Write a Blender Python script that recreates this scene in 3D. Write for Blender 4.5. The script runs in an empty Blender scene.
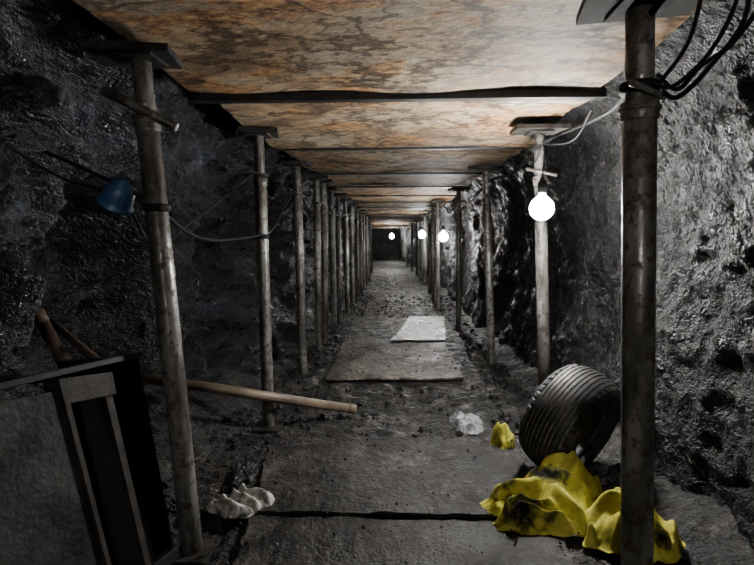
import bpy, bmesh, math, random
from mathutils import Vector, Matrix, noise
random.seed(7)
S = bpy.context.scene
C = S.collection

# ---------------- node helpers ----------------
def new_mat(name):
    m = bpy.data.materials.new(name); m.use_nodes = True
    nt = m.node_tree; b = nt.nodes['Principled BSDF']
    return m, nt, b
def ramp(nt, src, stops, interp='LINEAR'):
    r = nt.nodes.new('ShaderNodeValToRGB'); r.color_ramp.interpolation = interp
    e = r.color_ramp.elements
    e[0].position, e[0].color = stops[0][0], (*stops[0][1], 1)
    e[1].position, e[1].color = stops[-1][0], (*stops[-1][1], 1)
    for p, c in stops[1:-1]:
        x = e.new(p); x.color = (*c, 1)
    nt.links.new(src, r.inputs[0]); return r.outputs[0]
def noise_tex(nt, vec, scale, detail=6, rough=.6, dist=0.):
    n = nt.nodes.new('ShaderNodeTexNoise')
    n.inputs['Scale'].default_value = scale
    n.inputs['Detail'].default_value = max(1., min(detail, math.log2(320/scale)))
    n.inputs['Roughness'].default_value = min(rough, .70); n.inputs['Distortion'].default_value = dist
    nt.links.new(vec, n.inputs['Vector']); return n.outputs['Fac']
def coords(nt, scale=(1, 1, 1), rot=(0, 0, 0)):
    tc = nt.nodes.new('ShaderNodeTexCoord'); mp = nt.nodes.new('ShaderNodeMapping')
    mp.inputs['Scale'].default_value = scale; mp.inputs['Rotation'].default_value = rot
    nt.links.new(tc.outputs['Object'], mp.inputs['Vector']); return mp.outputs[0]
def mix(nt, fac, a, b, mode='MIX'):
    m = nt.nodes.new('ShaderNodeMix'); m.data_type = 'RGBA'; m.blend_type = mode
    for s, v in ((m.inputs[0], fac), (m.inputs[6], a), (m.inputs[7], b)):
        if hasattr(v, 'links'): nt.links.new(v, s)
        elif isinstance(v, (int, float)): s.default_value = v
        else: s.default_value = (*v, 1)
    return m.outputs[2]
def math_n(nt, op, a, b=0.):
    m = nt.nodes.new('ShaderNodeMath'); m.operation = op
    for s, v in ((m.inputs[0], a), (m.inputs[1], b)):
        if hasattr(v, 'links'): nt.links.new(v, s)
        else: s.default_value = v
    return m.outputs[0]
def bump(nt, b, h, strength=.5, dist=.02):
    n = nt.nodes.new('ShaderNodeBump'); n.inputs['Strength'].default_value = strength
    n.inputs['Distance'].default_value = dist
    nt.links.new(h, n.inputs['Height']); nt.links.new(n.outputs[0], b.inputs['Normal'])
G = lambda x: (x, x, x)

def simple(name, col, rough=.6, metal=0., var=.35, scale=12, bs=.2, bd=.004, spec=.5):
    m, nt, b = new_mat(name); v = coords(nt)
    f = noise_tex(nt, v, scale, 6)
    lo = tuple(c*(1-var) for c in col); hi = tuple(min(1, c*(1+var)) for c in col)
    nt.links.new(ramp(nt, f, [(.36, lo), (.64, hi)]), b.inputs['Base Color'])
    b.inputs['Roughness'].default_value = rough; b.inputs['Metallic'].default_value = metal
    b.inputs['Specular IOR Level'].default_value = spec
    bump(nt, b, noise_tex(nt, v, scale*5, 4), bs, bd)
    return m

def rock_mat(name, lo, mid, hi, rot=(0, 0, 0), sc=(1, 1, 1), bd=.05, r=(.3, .6), spec=.5, h4=1.2, h2=.6):
    m, nt, b = new_mat(name); v = coords(nt); vs = coords(nt, sc, rot)
    n0 = noise_tex(nt, vs, 1.5, 5, .6)
    n1 = noise_tex(nt, vs, 3.2, 10, .7); n2 = noise_tex(nt, v, 34, 8, .7); n3 = noise_tex(nt, v, 85, 5, .7)
    n4 = noise_tex(nt, vs, 8, 9, .7)
    c1 = ramp(nt, n1, [(.42, lo), (.50, mid), (.60, hi)])
    c2 = ramp(nt, n2, [(.36, G(.15)), (.48, G(.7)), (.56, G(1.3)), (.62, G(2.4)), (.72, G(5))])
    c = mix(nt, 1., c1, c2, 'MULTIPLY')
    c = mix(nt, 1., c, ramp(nt, n0, [(.38, G(.2)), (.5, G(.75)), (.62, G(1.5))]), 'MULTIPLY')
    nt.links.new(c, b.inputs['Base Color'])
    nt.links.new(ramp(nt, n4, [(.4, G(r[1])), (.6, G(r[0]))]), b.inputs['Roughness'])
    b.inputs['Specular IOR Level'].default_value = spec
    h = math_n(nt, 'ADD', math_n(nt, 'MULTIPLY', n4, h4), math_n(nt, 'ADD', math_n(nt, 'MULTIPLY', n2, h2), math_n(nt, 'MULTIPLY', n3, .22)))
    bump(nt, b, h, 1., bd)
    return m

M_rockL = rock_mat('rock_left', (.0016, .002, .003), (.006, .0073, .0105), (.016, .019, .027), (0.6, 0, 0), (1, .5, 1.7), .05, (.25, .6), .6, 1.6, .40)
M_rockR = rock_mat('rock_right', (.0014, .0014, .0014), (.0046, .0044, .0042), (.0115, .0109, .0102), (-.6, 0, 0), (1, 1.3, .8), .05, (.33, .75), .33)

def soil_mat():
    m, nt, b = new_mat('soil'); v = coords(nt)
    n1 = noise_tex(nt, v, 3.4, 9, .7); n2 = noise_tex(nt, v, 30, 9, .7); n3 = noise_tex(nt, v, 9, 9, .7)
    c = mix(nt, 1., ramp(nt, n1, [(.40, (.0042, .004, .0038)), (.50, (.0122, .0115, .0106)), (.62, (.034, .0315, .0282))]),
            ramp(nt, n2, [(.36, G(.2)), (.5, G(.9)), (.60, G(1.6)), (.70, G(4))]), 'MULTIPLY')
    nt.links.new(c, b.inputs['Base Color'])
    nt.links.new(ramp(nt, n3, [(.4, G(.42)), (.6, G(.85))]), b.inputs['Roughness'])
    b.inputs['Specular IOR Level'].default_value = .4
    bump(nt, b, math_n(nt, 'ADD', math_n(nt, 'MULTIPLY', n3, 1.3), n2), 1., .03)
    return m
M_soil = soil_mat()

def ceil_mat():
    m, nt, b = new_mat('stained_plate'); vl = coords(nt, (1, 1.5, 1))
    geo = nt.nodes.new('ShaderNodeNewGeometry'); ri = geo.outputs['Random Per Island']
    addv = nt.nodes.new('ShaderNodeVectorMath'); addv.operation = 'ADD'
    cmb = nt.nodes.new('ShaderNodeCombineXYZ')
    nt.links.new(math_n(nt, 'MULTIPLY', ri, 37.), cmb.inputs[0]); nt.links.new(math_n(nt, 'MULTIPLY', ri, 17.), cmb.inputs[2])
    nt.links.new(vl, addv.inputs[0]); nt.links.new(cmb.outputs[0], addv.inputs[1]); w = addv.outputs[0]
    n1 = noise_tex(nt, w, 2.0, 9, .64)
    n2 = noise_tex(nt, w, 2.3, 9, .68)
    n3 = noise_tex(nt, w, 22, 9, .70)
    n4 = noise_tex(nt, w, 1.7, 8, .58)
    n5 = noise_tex(nt, w, 2.7, 9, .58)
    base = ramp(nt, n1, [(.36, (.14, .092, .056)), (.44, (.28, .19, .115)), (.5, (.40, .29, .18)), (.56, (.26, .212, .16)), (.64, (.46, .365, .25))])
    rust = ramp(nt, n2, [(.52, G(0)), (.56, G(1))])
    c = mix(nt, math_n(nt, 'MULTIPLY', rust, .75), base, ramp(nt, n3, [(.38, (.13, .052, .018)), (.52, (.36, .165, .052)), (.66, (.49, .29, .12))]))
    for nn, k in ((n4, .8), (n5, .6)):
        iso = ramp(nt, nn, [(.467, G(0)), (.485, G(1)), (.495, G(1)), (.513, G(0))])
        c = mix(nt, math_n(nt, 'MULTIPLY', iso, k), c, (.045, .026, .014))
    blk = ramp(nt, noise_tex(nt, w, 2.6, 10, .7), [(.38, G(1)), (.42, G(0))])
    c = mix(nt, math_n(nt, 'MULTIPLY', blk, .85), c, (.03, .022, .014))
    c = mix(nt, .5, c, ramp(nt, n3, [(.36, G(.4)), (.48, G(.9)), (.56, G(1.1)), (.70, G(1.5))]), 'MULTIPLY')
    nt.links.new(c, b.inputs['Base Color']); b.inputs['Roughness'].default_value = .7
    b.inputs['Specular IOR Level'].default_value = .25
    bump(nt, b, math_n(nt, 'ADD', n3, n2), .6, .01)
    return m
M_ceil = ceil_mat()

def prop_mat():
    m, nt, b = new_mat('dirty_galvanised_steel'); v = coords(nt); vz = coords(nt, (1, 1, .3))
    n1 = noise_tex(nt, vz, 9, 9, .7); n2 = noise_tex(nt, v, 30, 8, .7)
    c = ramp(nt, n1, [(.38, (.03, .027, .023)), (.49, (.105, .10, .091)), (.62, (.24, .233, .222))])
    c = mix(nt, ramp(nt, n2, [(.52, G(0)), (.60, G(.85))]), c, (.045, .032, .023))
    nt.links.new(c, b.inputs['Base Color']); b.inputs['Metallic'].default_value = .4
    nt.links.new(ramp(nt, n2, [(.4, G(.3)), (.6, G(.65))]), b.inputs['Roughness'])
    bump(nt, b, n2, .4, .003)
    return m
M_steel = prop_mat()
M_dark = simple('dark_steel', (.014, .013, .013), .5, .3, .6)
M_plate = simple('grime_coated_steel', (.019, .0185, .0175), .65, .2, .95, 9, .7, .006)
M_rust = simple('rusted_steel', (.022, .018, .015), .65, .2, .8, 14, .5, .004)
M_black = simple('black_sheet', (.003, .003, .0032), .9, spec=.08)
M_pad = simple('weathered_wood', (.022, .02, .018), .85, 0, .7, spec=.2)
M_rustp = simple('rusty_pipe', (.065, .04, .028), .55, .2, .6, 9)
M_pvc = simple('pale_brown_pipe', (.14, .105, .072), .45, 0., .5, 6)
M_cable = simple('black_rubber', (.006, .006, .0065), .75, spec=.25)
M_blue = simple('blue_plastic', (.026, .07, .17), .4, 0, .4, 10)
def tyre_mat():
    m, nt, b = new_mat('tyre_rubber'); v = coords(nt)
    n = noise_tex(nt, v, 12, 8, .7)
    nt.links.new(ramp(nt, n, [(.38, (.006, .006, .0065)), (.52, (.015, .015, .015)), (.66, (.05, .048, .045))]), b.inputs['Base Color'])
    b.inputs['Roughness'].default_value = .55; bump(nt, b, noise_tex(nt, v, 60, 5), .3, .004); return m
M_tyre = tyre_mat()
M_dust = simple('tyre_groove_dust', (.20, .195, .18), .9, 0, .6, 25)
def board_mat(name, cols, rough=(.45, .8)):
    m, nt, b = new_mat(name); v = coords(nt, (1.3, 1, 1))
    n1 = noise_tex(nt, v, 3.0, 9, .7); n2 = noise_tex(nt, v, 26, 9, .7); n3 = noise_tex(nt, v, 1.8, 8, .7)
    c = mix(nt, 1., ramp(nt, n1, [(.40, cols[0]), (.5, cols[1]), (.60, cols[2])]), ramp(nt, n2, [(.36, G(.3)), (.48, G(.85)), (.58, G(1.3)), (.70, G(2.8))]), 'MULTIPLY')
    c = mix(nt, 1., c, ramp(nt, n3, [(.43, G(.18)), (.5, G(.8)), (.60, G(1.5))]), 'MULTIPLY')
    nt.links.new(c, b.inputs['Base Color'])
    nt.links.new(ramp(nt, n1, [(.4, G(rough[0])), (.6, G(rough[1]))]), b.inputs['Roughness'])
    b.inputs['Specular IOR Level'].default_value = .3
    bump(nt, b, math_n(nt, 'ADD', n1, math_n(nt, 'MULTIPLY', n2, .7)), .9, .018)
    return m
M_board = board_mat('muddy_board', ((.0065, .0061, .0057), (.021, .0194, .0172), (.050, .046, .040)))
M_board2 = board_mat('muddy_plywood', ((.030, .026, .022), (.092, .080, .066), (.16, .142, .118)))
M_sheet = board_mat('pale_sheet', ((.05, .05, .048), (.19, .19, .18), (.32, .32, .31)), (.25, .5))

def cloth_mat():
    m, nt, b = new_mat('yellow_fabric'); v = coords(nt)
    n1 = noise_tex(nt, v, 6.5, 5, .6); n2 = noise_tex(nt, v, 25, 8, .7)
    c = ramp(nt, n1, [(.37, (.010, .010, .009)), (.43, (.09, .083, .018)), (.48, (.37, .34, .045)), (.64, (.48, .45, .08))])
    c = mix(nt, .6, c, ramp(nt, n2, [(.38, G(.5)), (.5, G(1.)), (.62, G(1.2))]), 'MULTIPLY')
    nt.links.new(c, b.inputs['Base Color']); b.inputs['Roughness'].default_value = .95
    b.inputs['Specular IOR Level'].default_value = .1
    bump(nt, b, noise_tex(nt, v, 60, 6), .25, .004)
    return m
M_cloth = cloth_mat()
def plastic_mat():
    m, nt, b = new_mat('clear_plastic'); v = coords(nt)
    b.inputs['Base Color'].default_value = (.45, .47, .5, 1); b.inputs['Roughness'].default_value = .2
    nt.links.new(ramp(nt, noise_tex(nt, v, 18, 6, .7), [(.42, G(.08)), (.6, G(.55))]), b.inputs['Alpha'])
    bump(nt, b, noise_tex(nt, v, 25, 5), .8, .01)
    return m
M_plastic = plastic_mat()
M_paper = simple('dirty_white_paper', (.27, .26, .24), .8, 0, .9, 22)

def emis(name, strength):
    m, nt, b = new_mat(name)
    b.inputs['Base Color'].default_value = (1, 1, 1, 1)
    b.inputs['Emission Color'].default_value = (1, .985, .96, 1)
    b.inputs['Emission Strength'].default_value = strength
    return m
M_glow = emis('bulb_glow', 80)

# ---------------- mesh builder ----------------
class MB:
    def __init__(s): s.v = []; s.f = []; s.m = []; s.sm = []
    def add(s, vs, fs, mat=0, smooth=False):
        o = len(s.v); s.v += [tuple(x) for x in vs]
        for f in fs: s.f.append([i+o for i in f]); s.m.append(mat); s.sm.append(smooth)
    def lathe(s, prof, mtx, seg=24, mat=0, smooth=True, closed=False):
        vs = []
        for r, z in prof:
            for k in range(seg):
                a = 2*math.pi*k/seg; vs.append(mtx @ Vector((r*math.cos(a), r*math.sin(a), z)))
        fs = []; n = len(prof)
        for i in range(n if closed else n-1):
            j = (i+1) % n
            for k in range(seg):
                l = (k+1) % seg; fs.append([i*seg+k, i*seg+l, j*seg+l, j*seg+k])
        if not closed:
            fs.append([k for k in range(seg)][::-1]); fs.append([(n-1)*seg+k for k in range(seg)])
        s.add(vs, fs, mat, smooth)
    def tube(s, p0, p1, r0, r1=None, seg=20, mat=0, hollow=False):
        p0 = Vector(p0); p1 = Vector(p1); r1 = r0 if r1 is None else r1
        d = p1-p0; L = d.length
        mt = Matrix.Translation(p0) @ d.to_track_quat('Z', 'Y').to_matrix().to_4x4()
        if hollow:
            s.lathe([(r0, 0), (r1, L), (r1*.85, L), (r0*.85, 0)], mt, seg, mat, True, True)
        else: s.lathe([(r0, 0), (r1, L)], mt, seg, mat)
    def box(s, c, d, mtx=None, mat=0):
        c = Vector(c); vs = []
        for x in (-.5, .5):
            for y in (-.5, .5):
                for z in (-.5, .5):
                    p = Vector((x*d[0], y*d[1], z*d[2]))
                    if mtx is not None: p = mtx @ p
                    vs.append(c+p)
        s.add(vs, [[0, 1, 3, 2], [4, 6, 7, 5], [0, 4, 5, 1], [2, 3, 7, 6], [0, 2, 6, 4], [1, 5, 7, 3]], mat)
    def hexa(s, q, off, mat=0):
        q = [Vector(p) for p in q]; off = Vector(off)
        s.add(q+[p+off for p in q], [[0, 1, 2, 3], [7, 6, 5, 4], [0, 4, 5, 1], [1, 5, 6, 2], [2, 6, 7, 3], [3, 7, 4, 0]], mat)
    def obj(s, name, mats, bevel=0, fix=True):
        me = bpy.data.meshes.new(name); me.from_pydata(s.v, [], s.f)
        for m in mats: me.materials.append(m)
        for p, a, b in zip(me.polygons, s.m, s.sm): p.material_index = a; p.use_smooth = b
        if fix:
            bm = bmesh.new(); bm.from_mesh(me); bmesh.ops.recalc_face_normals(bm, faces=bm.faces); bm.to_mesh(me); bm.free()
        o = bpy.data.objects.new(name, me); C.objects.link(o)
        if bevel:
            b = o.modifiers.new('bevel', 'BEVEL'); b.width = bevel; b.segments = 2; b.limit_method = 'ANGLE'
        return o

def cx(y): return 0. if y < 8 else -.0032*(y-8)**2
def lerp(a, b, t): return a+(b-a)*t
def sstep(a, b, x):
    t = max(0, min(1, (x-a)/(b-a))); return t*t*(3-2*t)
def catmull(pts, n):
    out = []; P = [pts[0]]+list(pts)+[pts[-1]]
    for i in range(len(pts)-1):
        p0, p1, p2, p3 = [Vector(p) for p in P[i:i+4]]
        for k in range(n):
            t = k/n
            out.append(.5*((2*p1)+(-p0+p2)*t+(2*p0-5*p1+4*p2-p3)*t*t+(-p0+3*p1-3*p2+p3)*t**3))
    out.append(Vector(pts[-1])); return out

# ---------------- walls ----------------
ys = []; y = -2.5
while y < 26:
    ys.append(y); y += .014 if .9 < y < 4.5 else (.03 if y < 5 else .03+.012*(y-5))
ys.append(26.)
def wall(side, name, prof, mat):
    pr = catmull([(a, 0, b) for a, b in prof], 26); R = len(pr)
    vs = []; fs = []
    for yy in ys:
        w = lerp(1, .84, sstep(2.8, 5, yy)) if side < 0 else lerp(1, .84, sstep(2.6, 6, yy))
        for i, p in enumerate(pr):
            t = i/(R-1)
            x = p.x*w; z = p.z
            q = Vector((side*5, yy, z))
            d = .10*noise.noise(q*1.3)
            if side < 0:
                d += .13*noise.noise(Vector((q.x, (yy+z*.8)*1.6, (z-yy*.5)*3.0)))
                rid = 1-abs(noise.noise(Vector((q.x+3, yy*2.0+z*1.2, z*2.4-yy*.6))))*2; d -= .13*rid*rid*rid
                rid = 1-abs(noise.noise(Vector((q.x+8, yy*4+z*2, z*5-yy*2))))*2; d -= .05*rid*rid
                d += .05*noise.noise(q*4.3)+.03*noise.noise(q*9)
            else:
                d += .05*noise.noise(Vector((q.x, yy*2.6+z*.8, z*1.4)))
                rid = 1-abs(noise.noise(Vector((q.x+8, yy*4.5+z*1.6, z*1.8-yy*.5))))*2; d -= .03*rid*rid
                d += .03*noise.noise(q*4.3)+.022*noise.noise(q*9)
            d += .020*noise.noise(q*20)+.012*noise.noise(q*42)
            if side < 0:
                g = math.exp(-((yy-2.08)/.40)**2-((z-.68)/.55)**2); d += .42*sstep(.28, .50, g)
                g = math.exp(-((yy-3.25)/.25)**2-((z-.5)/.6)**2); d += .12*g
            d += .06
            amp = 1-sstep(.72, 1, t)
            x += side*d*amp; z += (.06*noise.noise(q*2+Vector((9, 0, 0)))+.02*noise.noise(q*9+Vector((9, 0, 0))))*amp
            vs.append((x+cx(yy), yy, z))
    for a in range(len(ys)-1):
        for i in range(R-1):
            k = a*R+i
            fs.append([k, k+1, k+R+1, k+R] if side < 0 else [k, k+R, k+R+1, k+1])
    b = MB(); b.add(vs, fs, 0, True); return b.obj(name, [mat], fix=False)
wall(-1, 'wall_left', [(-1.16, -.15), (-1.22, .3), (-1.28, .8), (-1.18, 1.25), (-1.0, 1.58), (-.6, 1.78), (.05, 1.85)], M_rockL)
wall(1, 'wall_right', [(1.02, -.15), (1.06, .3), (1.10, .8), (1.06, 1.25), (.95, 1.58), (.6, 1.78), (-.05, 1.85)], M_rockR)
b = MB(); vs = []; n = 24
for i in range(n+1):
    for j in range(n+1):
        x = cx(25.8)-1.4+2.8*i/n; z = -.2+2.2*j/n
        vs.append((x, 25.8+.12*noise.noise(Vector((x*3, 0, z*3))), z))
b.add(vs, [[i*(n+1)+j, (i+1)*(n+1)+j, (i+1)*(n+1)+j+1, i*(n+1)+j+1] for i in range(n) for j in range(n)], 0, True)
b.obj('wall_back', [M_rockR], fix=False)

# ---------------- floor ----------------
def floor_z(x, y):
    q = Vector((x, y, 3))
    z = .03*noise.noise(q*1.6)+.018*noise.noise(q*6)+.014*noise.noise(q*15)+.008*noise.noise(q*34)-.012
    flat = 1.
    if -.60 < x < .60 and y < 2.5: flat = .3
    if -.6 < x < .6 and 3.4 < y < 6.5: flat = .3
    z = z*flat-(.006 if flat < 1 else 0)
    z += .14*sstep(.8, 1.3, abs(x-cx(y)))
    return z
b = MB(); nx = 180; vs = []
for yy in ys:
    for i in range(nx+1):
        x = -1.9+3.7*i/nx; vs.append((x+cx(yy), yy, floor_z(x+cx(yy), yy)))
b.add(vs, [[a*(nx+1)+i, a*(nx+1)+i+1, (a+1)*(nx+1)+i+1, (a+1)*(nx+1)+i] for a in range(len(ys)-1) for i in range(nx)], 0, True)
floor = b.obj('floor', [M_soil], fix=False)

# ---------------- ceiling panels ----------------
CZ = 1.6
b = MB(); seams = []
edges = [-2.2, -.75, .62, 2.03, 3.22, 4.42, 5.5, 6.6, 7.7]
while edges[-1] < 24.5: edges.append(edges[-1]+1.15)
for k in range(len(edges)-1):
    y0, y1 = edges[k], edges[k+1]
    xl = -.78+random.uniform(-.04, .03); xr = .77+random.uniform(-.04, .04)
    zo = random.uniform(-.012, .01); n = 26; vs = []
    sl = random.uniform(-.012, .012)
    for lay in (0, 1):
        for i in range(n+1):
            for j in range(n+1):
                u = i/n; v = j/n
                e = .022*noise.noise(Vector((k*5, v*5, u*5)))+.01*noise.noise(Vector((k*5, v*14, u*14)))
                x = lerp(xl, xr, u)+e*(1 if u in (0, 1) else .3); y = lerp(y0+.012, y1+.02, v)+(e*.6 if v in (0, 1) else 0)
                z = CZ+zo+sl*(u-.5)+.03*noise.noise(Vector((x*1.8, y*1.8, k*3.)))+.012*(.5-v)+lay*.016
                vs.append((x+cx(y), y, z))
    W = n+1; o2 = W*W; fs = []
    for i in range(n):
        for j in range(n):
            a = i*W+j; fs.append([a, a+1, a+W+1, a+W]); fs.append([o2+a, o2+a+W, o2+a+W+1, o2+a+1])
    for i in range(n):
        for (p, q) in ((i*W, (i+1)*W), (i*W+n, (i+1)*W+n), (i, i+1), (n*W+i, n*W+i+1)):
            fs.append([p, q, q+o2, p+o2])
    b.add(vs, fs, 0, False)
    seams.append((y1, xl, xr))
b.obj('ceiling', [M_ceil])
for i, (sy, xl, xr) in enumerate(seams[1:-1]):
    if sy > 14: break
    h = .034 if abs(sy-2.03) < .1 else .016
    b = MB(); c = cx(sy)
    p0 = Vector((xl-.03+c, sy, CZ-.014-h/2)); p1 = Vector((xr+.03+c, sy+.02, CZ-.014-h/2))
    a = math.atan2(.02, p1.x-p0.x)
    b.box((p0+p1)/2, ((p1-p0).length, .05, h), Matrix.Rotation(a, 3, 'Z'), 0)
    b.obj('ceiling_beam', [M_dark], .003)

# ---------------- steel props ----------------
def prop(y, xb, xt, r=.031, handle=0., padw=.2, pad=True, hl=.08, hr=.009, slope=-.28, padoff=0, padz=0, tc=.855):
    c = cx(y); zb = floor_z(xb+c, y)-.006
    P0 = Vector((xb+c, y, zb)); P1 = Vector((xt+c, y, CZ-.062))
    b = MB(); at = lambda t: P0.lerp(P1, t)
    b.box(P0+Vector((0, 0, .008)), (.14, .14, .012), None, 1)
    b.tube(P0, at(tc), r, r)
    b.tube(at(tc-.02), at(tc+.008), r*1.12, r*1.12, mat=0)
    b.tube(at(tc-.006), at(tc+.0), r*1.24, r*1.24, mat=0)
    b.tube(at(tc), P1, r*.84, r*.84)
    d = Vector((math.cos(handle), math.sin(handle), slope)).normalized(); q = at(tc+.02)+Vector((0, -r, 0))
    b.tube(q-d*hl, q+d*hl, hr, hr, 12)
    b.box(P1+Vector((0, 0, .004)), (.12, .12, .01), None, 1)
    if pad:
        b.box(P1+Vector((padoff, .0, .020+padz)), (padw, .16, .022+padz*2), Matrix.Rotation(random.uniform(-.25, .25), 3, 'Z'), 1)
    return b.obj('steel_prop', [M_steel, M_pad], .0015)
prop(1.53, -.675, -.785, .034, .15, .24, True, .115, .015, -.5, -.02, 0, .885)
prop(2.62, -.71, -.735, .031, .2, .2, True, .05)
prop(3.7, -.73, -.76, .031, 1.0)
for yy_, x_ in ((4.5, -.74), (4.78, -.72), (5.45, -.73), (6.15, -.75), (6.9, -.74), (7.9, -.74), (8.5, -.72), (9.4, -.73), (10.4, -.73), (11.5, -.72), (12.7, -.73), (14, -.72), (15.6, -.72), (17.5, -.72), (20, -.72)):
    prop(yy_, x_+random.uniform(-.01, .02), x_-random.uniform(0, .03), .031, random.uniform(0, 6))
prop(1.25, .617, .56, .038, .3, .26, True, .05, .008)
prop(2.62, .775, .70, .031, -.5, .26)
prop(4.0, .74, .665, .031, .8, .26)
for yy_, x_ in ((5.6, .66), (7.3, .56), (8.3, .55), (9.6, .58), (11.2, .6), (12.8, .6), (14.5, .62), (16.5, .62), (19, .62)):
    prop(yy_, x_, x_-.02, .031, random.uniform(0, 6))

# ---------------- lamps ----------------
def bulb(p, watts, r=.036, cord=.12, col=(1, .985, .96)):
    b = MB(); p = Vector(p); mt = Matrix.Translation(p)
    prof = [(.001, -r)]+[(r*math.sin(a), -r*math.cos(a)) for a in [math.pi*k/14 for k in range(1, 12)]]+[(.016, r*1.1), (.015, r*1.3)]
    b.lathe(prof, mt, 24, 0)
    b.lathe([(.018, r*1.25), (.021, r*1.3), (.021, r*1.3+.045), (.012, r*1.3+.06), (.006, r*1.3+.075)], mt, 20, 1)
    b.tube(p+Vector((0, 0, r*1.3+.07)), p+Vector((0.01, .01, r*1.3+.07+cord)), .004, .004, 8, 1)
    o = b.obj('light_bulb', [M_glow, M_cable])
    L = bpy.data.lights.new('bulb_light', 'POINT'); L.energy = watts; L.shadow_soft_size = r*1.03; L.color = col
    lo = bpy.data.objects.new('bulb_light', L); C.objects.link(lo); lo.location = p; lo.parent = o
    return o
bulb((.665, 2.41, 1.15), 1900, .056, .15)
bulb((.585, 6.85, 1.05), 1150, .065, .33)
bulb((.46, 10.6, 1.12), 1200, .075, .3)
bulb((.02+cx(18), 18, 1.15), 1700, .085, .3)
bulb((.45+cx(24.3), 24.3, 1.15), 1100, .06, .3)  # extra bulb, added behind the previous one to brighten the end wall
bulb((.15, -1.1, 1.35), 680, .05, .15, (1, .96, .90))

# ---------------- cables ----------------
def cable(pts, r=.005, n=10, name='electric_cable'):
    cu = bpy.data.curves.new(name, 'CURVE'); cu.dimensions = '3D'; cu.bevel_depth = r; cu.bevel_resolution = 3
    P = catmull(pts, n); s = cu.splines.new('POLY'); s.points.add(len(P)-1)
    for i, p in enumerate(P): s.points[i].co = (*p, 1)
    cu.materials.append(M_cable)
    o = bpy.data.objects.new(name, cu); C.objects.link(o); return o
cable([(.15, -1.1, 1.57), (.5, -.2, 1.54), (.57, 1.2, 1.52), (.72, 1.7, 1.46), (.8, 2.2, 1.50), (.72, 2.6, 1.49), (.72, 3.3, 1.43), (.69, 4.0, 1.46), (.66, 4.8, 1.36), (.66, 5.5, 1.42), (.62, 6.3, 1.33), (.585, 6.85, 1.45), (.55, 8.3, 1.4), (.46, 10.6, 1.5), (.45, 13, 1.4)], .008)
cable([(.73, 2.0, 1.5), (.76, 2.3, 1.44), (.69, 2.56, 1.47), (.62, 2.54, 1.43), (.65, 2.5, 1.38), (.665, 2.43, 1.44)], .005)
cable([(.60, 1.21, 1.34), (.64, 1.22, 1.33), (.72, 1.25, 1.40), (.80, 1.25, 1.52), (.76, 1.2, 1.64)], .006)
cable([(.57, 1.20, 1.36), (.62, 1.2, 1.35), (.70, 1.2, 1.43), (.75, 1.2, 1.55), (.70, 1.15, 1.64)], .005)
cable([(.58, 1.2, 1.36), (.60, 1.21, 1.37), (.66, 1.22, 1.46), (.68, 1.2, 1.60)], .005)
cable([(.62, 1.28, 1.40), (.68, 1.3, 1.37), (.76, 1.35, 1.44), (.84, 1.35, 1.50), (.9, 1.3, 1.62)], .006)
cable([(-1.25, 1.2, 1.38), (-1.15, 1.5, 1.30), (-.98, 1.54, 1.22), (-.80, 1.50, 1.14), (-.77, 1.58, 1.10), (-.80, 1.9, 1.02), (-.78, 2.2, 1.0), (-.72, 2.58, 1.03), (-.76, 3.0, 1.08), (-.76, 3.65, 1.36), (-.75, 4.1, 1.26), (-.75, 4.5, 1.35), (-.74, 5.4, 1.28), (-.75, 6.9, 1.34), (-.74, 8.5, 1.3)], .006)
cable([(-1.2, 1.3, 1.36), (-1.05, 1.5, 1.20), (-.86, 1.52, 1.13), (-.80, 1.6, .98), (-.86, 2.0, 1.06), (-.9, 2.5, 1.2), (-.85, 3, 1.42)], .0045)
for (x, y_, z, r) in ((-.752, 1.53, 1.10, .037), (-.727, 2.62, 1.02, .034), (.70, 2.62, 1.46, .03), (.565, 1.25, 1.36, .041)):
    b = MB(); b.lathe([(r, -.012), (r+.004, -.006), (r+.004, .006), (r, .012)], Matrix.Translation((x, y_, z)), 20, 0)
    b.obj('cable_tie', [M_cable])
# blue lamp guard: tapered cup with brim hanging from the cable by the first prop
b = MB(); mt = Matrix.Translation((-.845, 1.49, 1.145)) @ Matrix.Rotation(.55, 4, 'Y') @ Matrix.Rotation(.25, 4, 'X')
b.lathe([(.006, .045), (.014, .043), (.016, .034), (.030, .026), (.041, .008), (.045, -.02), (.047, -.038), (.054, -.042), (.054, -.046), (.044, -.044), (.040, -.02), (.036, .004), (.010, .022)], mt, 32, 0)
b.lathe([(.020, .012), (.022, -.012), (.018, -.036), (.004, -.044)], mt, 20, 1)
b.obj('blue_lamp_holder', [M_blue, M_dark])

# ---------------- floor boards ----------------
def board(name, quad, mat, th=.014, z0=.012, seed=0, n=40, wav=.006):
    b = MB(); q = [Vector((x, y, 0)) for x, y in quad]; vs = []; W = n+1
    for lay in (0, 1):
        for i in range(W):
            for j in range(W):
                u, v = i/n, j/n
                p = q[0].lerp(q[1], u).lerp(q[3].lerp(q[2], u), v)
                e = .02*noise.noise(Vector((seed, u*5, v*5)))+.012*noise.noise(Vector((seed, u*17, v*17)))
                if i in (0, n): p.x += e
                if j in (0, n): p.y += e
                vs.append((p.x, p.y, z0+lay*th+wav*noise.noise(Vector((p.x*2, p.y*2, seed)))+wav*.3*noise.noise(Vector((p.x*9, p.y*9, seed)))))
    o = W*W; fs = []
    for i in range(n):
        for j in range(n):
            a = i*W+j; fs.append([a, a+1, a+W+1, a+W]); fs.append([o+a, o+a+W, o+a+W+1, o+a+1])
    for i in range(n):
        for (p, r) in ((i*W, (i+1)*W), (i*W+n, (i+1)*W+n), (i, i+1), (n*W+i, n*W+i+1)): fs.append([p, r, r+o, p+o])
    b.add(vs, fs); return b.obj(name, [mat])
board('floor_board', [(-.53, 1.715), (.55, 1.73), (.56, 2.47), (-.62, 2.28)], M_board, seed=1)
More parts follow.
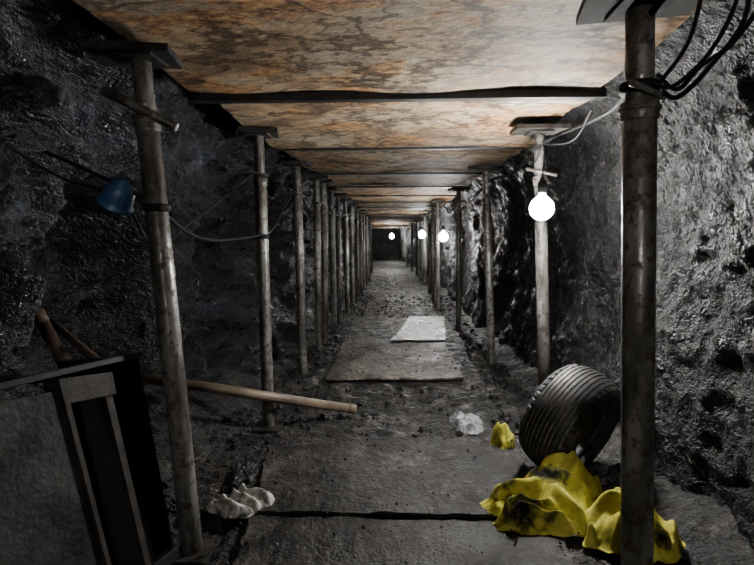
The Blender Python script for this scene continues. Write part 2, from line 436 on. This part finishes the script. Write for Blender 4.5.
board('floor_board', [(-.46, 1.0), (.53, 1.0), (.54, 1.70), (-.53, 1.69)], M_board, .014, .006, seed=6)
board('plywood_sheet', [(-.52, 3.46), (.46, 3.52), (.42, 4.95), (-.54, 4.9)], M_board2, seed=4)
board('pale_metal_sheet', [(-.08, 4.75), (.44, 4.8), (.56, 6.35), (.12, 6.3)], M_sheet, .004, .034, seed=8, wav=.01)

# ---------------- pipes ----------------
def pipe(name, p0, p1, r, mat):
    b = MB(); b.tube(p0, p1, r, r, 24, 0, True)
    d = (Vector(p1)-Vector(p0)).normalized()
    b.tube(Vector(p1)-d*.05, Vector(p1), r*1.06, r*1.06, 24, 0, True)
    return b.obj(name, [mat])
pipe('plastic_pipe', (-1.22, 2.28, .35), (-.255, 2.80, .03), .025, M_pvc)
pipe('rusty_pipe', (-1.06, 1.86, .04), (-1.42, 1.88, .72), .024, M_rustp)
pipe('thin_rusty_pipe', (-1.48, 2.03, .66), (-.98, 1.70, .50), .014, M_rustp)

# ---------------- metal frame ----------------
b = MB()
TL, TR = Vector((-.95, 1.15, .66)), Vector((-.81, 1.50, .655))
BL, BR = Vector((-.80, 1.15, .015)), Vector((-.69, 1.46, .015))
F = lambda u, v: BL.lerp(BR, u).lerp(TL.lerp(TR, u), v)
nrm = (TR-TL).cross(BL-TL).normalized()
if nrm.x < 0: nrm = -nrm
def strip(u0, v0, u1, v1, u2, v2, u3, v3, off, th, mat):
    b.hexa([F(u0, v0)+nrm*off, F(u1, v1)+nrm*off, F(u2, v2)+nrm*off, F(u3, v3)+nrm*off], nrm*th, mat)
strip(-.9, .0, .28, .0, .28, .92, -.9, .95, .012, .006, 1)        # grime plate
strip(.28, .0, 1, .0, 1, .98, .28, .98, -.05, .006, 2)            # black sheet behind, carried across the open gap to stand in for its shade
strip(-.9, .975, 1.0, .975, 1.0, 1.0, -.9, 1.0, -.03, .045, 0)    # top rail
strip(.97, .0, 1.0, .0, 1.0, 1.0, .97, 1.0, -.05, .04, 2)         # end post
strip(.62, .0, .68, .0, .66, .90, .60, .90, .0, .012, 3)          # upright
strip(.28, .86, .68, .84, .68, .94, .28, .965, .012, .01, 3)      # cross bar
strip(-.9, .0, 1.0, .0, 1.0, .05, -.9, .05, -.02, .03, 0)
strip(.26, .0, .30, .0, .30, .96, .26, .96, .0, .03, 3)
for u in (-.9, .3, .98):
    p = F(u, .985)-nrm*.03; b.hexa([p, p+Vector((0, .02, 0)), p+Vector((-.24, .02, -.02)), p+Vector((-.24, 0, -.02))], (0, 0, -.02), 0)
    q = p+Vector((-.24, 0, -.02)); b.hexa([q, q+Vector((.02, 0, 0)), q+Vector((.02, .02, 0)), q+Vector((0, .02, 0))], (.0, 0, -q.z+.02), 0)
b.obj('rusty_metal_frame', [M_dark, M_plate, M_black, M_rust], .0015)

# ---------------- tyre ----------------
def tyre(loc, face):
    b = MB(); R = .236; w = .115; ri = .135; hw = .100
    ng = 11; out = []
    for i in range(ng):
        c0 = -hw+2*hw*i/ng; c1 = -hw+2*hw*(i+1)/ng
        for zz, dp in ((c0+.003, 0), (c1-.003, 0), (c1-.0026, 1), (c1+.0026, 1)):
            if i == ng-1 and dp: continue
            out.append((R-.024*(abs(zz)/hw)**2.4-.004*dp, zz, dp, i))
    side = [(R-.045, w), (R-.07, w+.006), (R-.085, w+.002), (R-.092, w-.004), (ri+.012, .085), (ri, .078)]
    inner = [(ri-.002, .068), (ri+.012, .066), (R-.07, .088), (R-.045, .078), (R-.036, .0)]
    prof = list(out)+[(r, z, 0, -1) for r, z in side+inner]+[(r, -z, 0, -1) for r, z in inner[:-1][::-1]]+[(r, -z, 0, -1) for r, z in side[::-1]]
    seg = 160; vs = []
    ax = face.normalized(); mt = Matrix.Translation(loc) @ ax.to_track_quat('Z', 'Y').to_matrix().to_4x4()
    for (r, z, d, gi) in prof:
        for k in range(seg):
            a = 2*math.pi*k/seg; rr = r
            if gi in (0, ng-1) and k % 4 == 0: rr -= .007
            vs.append(mt @ Vector((rr*math.cos(a), rr*math.sin(a), z)))
    n = len(prof)
    for i in range(n):
        j = (i+1) % n
        dust = 1 if (prof[i][2] and prof[j][2] and prof[i][3] >= 0 and prof[j][3] >= 0) else 0
        b.f += [[i*seg+k, i*seg+(k+1) % seg, j*seg+(k+1) % seg, j*seg+k] for k in range(seg)]
        b.m += [dust]*seg; b.sm += [False]*seg
    b.v = [tuple(v) for v in vs]
    o = b.obj('tyre', [M_tyre, M_dust])
    zm = min(v.co.z for v in o.data.vertices)
    for v in o.data.vertices: v.co.z += .008-zm
    return o
ty = tyre(Vector((.72, 2.09, .24)), Vector((.64, -.68, -.34)))

# ---------------- cloth heaps (modelled folds) ----------------
def heap(name, c, rad, H, seed, rot=0, mat=None, lumps=(), fold=.03, fq=1., lobes=1., fine=.5):
    nr, na = 80, 220; vs = []
    sd = Vector((seed*3.1, seed*1.7, 0))
    for i in range(nr+1):
        t = i/nr
        for k in range(na):
            a = 2*math.pi*k/na; e = Vector((math.cos(a), math.sin(a), 0))
            out = 1+lobes*(.30*noise.noise(e*1.3+sd)+.16*noise.noise(e*3.5+sd)+.07*noise.noise(e*9+sd))
            u = e*(t*out)
            p = Vector((u.x*rad[0], u.y*rad[1], 0))
            base = H*(1-t**2.2)*(.65+.6*noise.noise(u*1.8+sd+Vector((0, 0, 4))))
            for lx, ly, lr, lh in lumps: base += lh*math.exp(-((u.x-lx)**2+(u.y-ly)**2)/lr**2)*(1-t**4)
            wq = p*6+sd; wx = noise.noise(wq)*2.2; wy = noise.noise(wq+Vector((0, 9, 0)))*2.2
            a1 = (p.x*17+p.y*9)*fq+wx*2.2+seed; a2 = (p.y*19-p.x*8)*fq+wy*2.4+seed*2
            f1 = .5+.5*math.cos(2*a1); f2 = .5+.5*math.cos(2*a2)
            f3 = 1-abs(noise.noise(p*11+sd))*2.4
            k1 = sstep(.35, .65, .5+.5*noise.noise(p*5+sd+Vector((3, 3, 3))))
            fo = fold*(f1**1.5*k1*1.3+f2**1.5*(1-k1)*1.3+fine*f3)
            ed = 1-sstep(.80, 1, t)
            z = .012+(max(base, 0)+fo)*ed+.012*(1-ed)*max(0, noise.noise(e*7+sd))
            wa = .03*min(1, rad[0]/.15)
            p.x += wa*noise.noise(wq*1.3+Vector((0, 0, 7)))*(1-t*.5); p.y += wa*noise.noise(wq*1.3+Vector((0, 0, 2)))
            p.rotate(Matrix.Rotation(rot, 3, 'Z'))
            vs.append((c[0]+p.x, c[1]+p.y, c[2]+z))
    fs = [[i*na+k, i*na+(k+1) % na, (i+1)*na+(k+1) % na, (i+1)*na+k] for i in range(nr) for k in range(na)]
    b = MB(); b.add(vs, fs, 0, True); o = b.obj(name, [mat or M_cloth], fix=False)
    sm = o.modifiers.new('solid', 'SOLIDIFY'); sm.thickness = .003; sm.offset = 0
    return o
heap('yellow_cloth', (.55, 1.77, .01), (.25, .18), .085, 3.3, .05, lumps=((.35, .35, .38, .10), (-.4, .1, .3, .03)), fold=.036, fq=1.3, fine=.3)
heap('yellow_cloth', (.77, 1.66, .005), (.14, .17), .10, 8.2, -.2, lumps=((.1, .1, .4, .08),), fold=.034, fq=1.3, fine=.3)
heap('yellow_cloth', (.50, 2.36, .01), (.055, .07), .12, 12.4, .3, fold=.02)

# ---------------- crumpled things ----------------
def crumple(name, loc, dims, mat, seed, sub=5, rot=0):
    bm = bmesh.new(); bmesh.ops.create_icosphere(bm, subdivisions=sub, radius=1)
    for v in bm.verts:
        q = v.co.copy()
        d = 1+.45*noise.noise(q*1.4+Vector((seed, 0, 0)))+.35*(1-2*abs(noise.noise(q*3+Vector((0, seed, 0)))))*.6+.15*noise.noise(q*7+Vector((seed, seed, 0)))
        q *= d; q.z = q.z if q.z > -.3 else -.3+.1*(q.z+.3)
        q = Vector((q.x*dims[0], q.y*dims[1], (q.z+.3)*dims[2])); q.rotate(Matrix.Rotation(rot, 3, 'Z'))
        v.co = q+Vector(loc)
    me = bpy.data.meshes.new(name); bm.to_mesh(me); bm.free(); me.materials.append(mat)
    for p in me.polygons: p.use_smooth = False
    o = bpy.data.objects.new(name, me); C.objects.link(o); return o
heap('plastic_bag', (.36, 2.62, .005), (.085, .13), .05, 5.5, .3, M_plastic, fold=.02, fq=1.8)
heap('crumpled_paper', (-.585, 1.77, .005), (.12, .095), .02, 9.1, .3, M_paper, fold=.02, fq=2.6, lobes=.6, fine=.9)
crumple('dark_rag', (-.66, 2.02, .0), (.045, .08, .03), M_dark, 15)

# rubble
b = MB()
ico = bmesh.new(); bmesh.ops.create_icosphere(ico, subdivisions=1, radius=1)
iv = [v.co.copy() for v in ico.verts]; jf = [[v.index for v in f.verts] for f in ico.faces]; ico.free()
for k in range(4200):
    sgn = random.choice((-1, 1)); y = 1.2+random.random()**1.6*8
    x = sgn*random.uniform(.5, .85 if y > 3 else .95) if random.random() < .65 else random.uniform(-.6, .6)
    if -.66 < x < .6 and (y < 2.5 or 3.4 < y < 6.5) and random.random() < .72: continue
    on = (-.6 < x < .6 and (y < 2.5 or 3.4 < y < 6.5))
    s_ = .004+.022*random.random()**4; z = floor_z(x, y)
    if on: z = .027; s_ = min(s_, .008)
    rq = Matrix.Rotation(random.uniform(0, 6), 3, (random.random(), random.random(), 1))
    b.add([Vector((x, y, z+s_*.3))+rq @ Vector((v.x*s_*(.6+.8*random.random()), v.y*s_, v.z*s_*.7)) for v in iv], jf, 0)
b.obj('soil_rubble', [M_soil])

# ---------------- world, camera ----------------
w = bpy.data.worlds.new('w'); S.world = w; w.use_nodes = True; wt = w.node_tree
wt.nodes['Background'].inputs[0].default_value = (.5, .6, .8, 1); wt.nodes['Background'].inputs[1].default_value = .01
cam = bpy.data.cameras.new('camera'); co = bpy.data.objects.new('camera', cam); C.objects.link(co)
cam.sensor_width = 36; cam.lens = 23.9; cam.clip_start = .02
co.location = (0, 0, 1.0); co.rotation_euler = (math.pi/2-.084, 0, .046)
S.camera = co
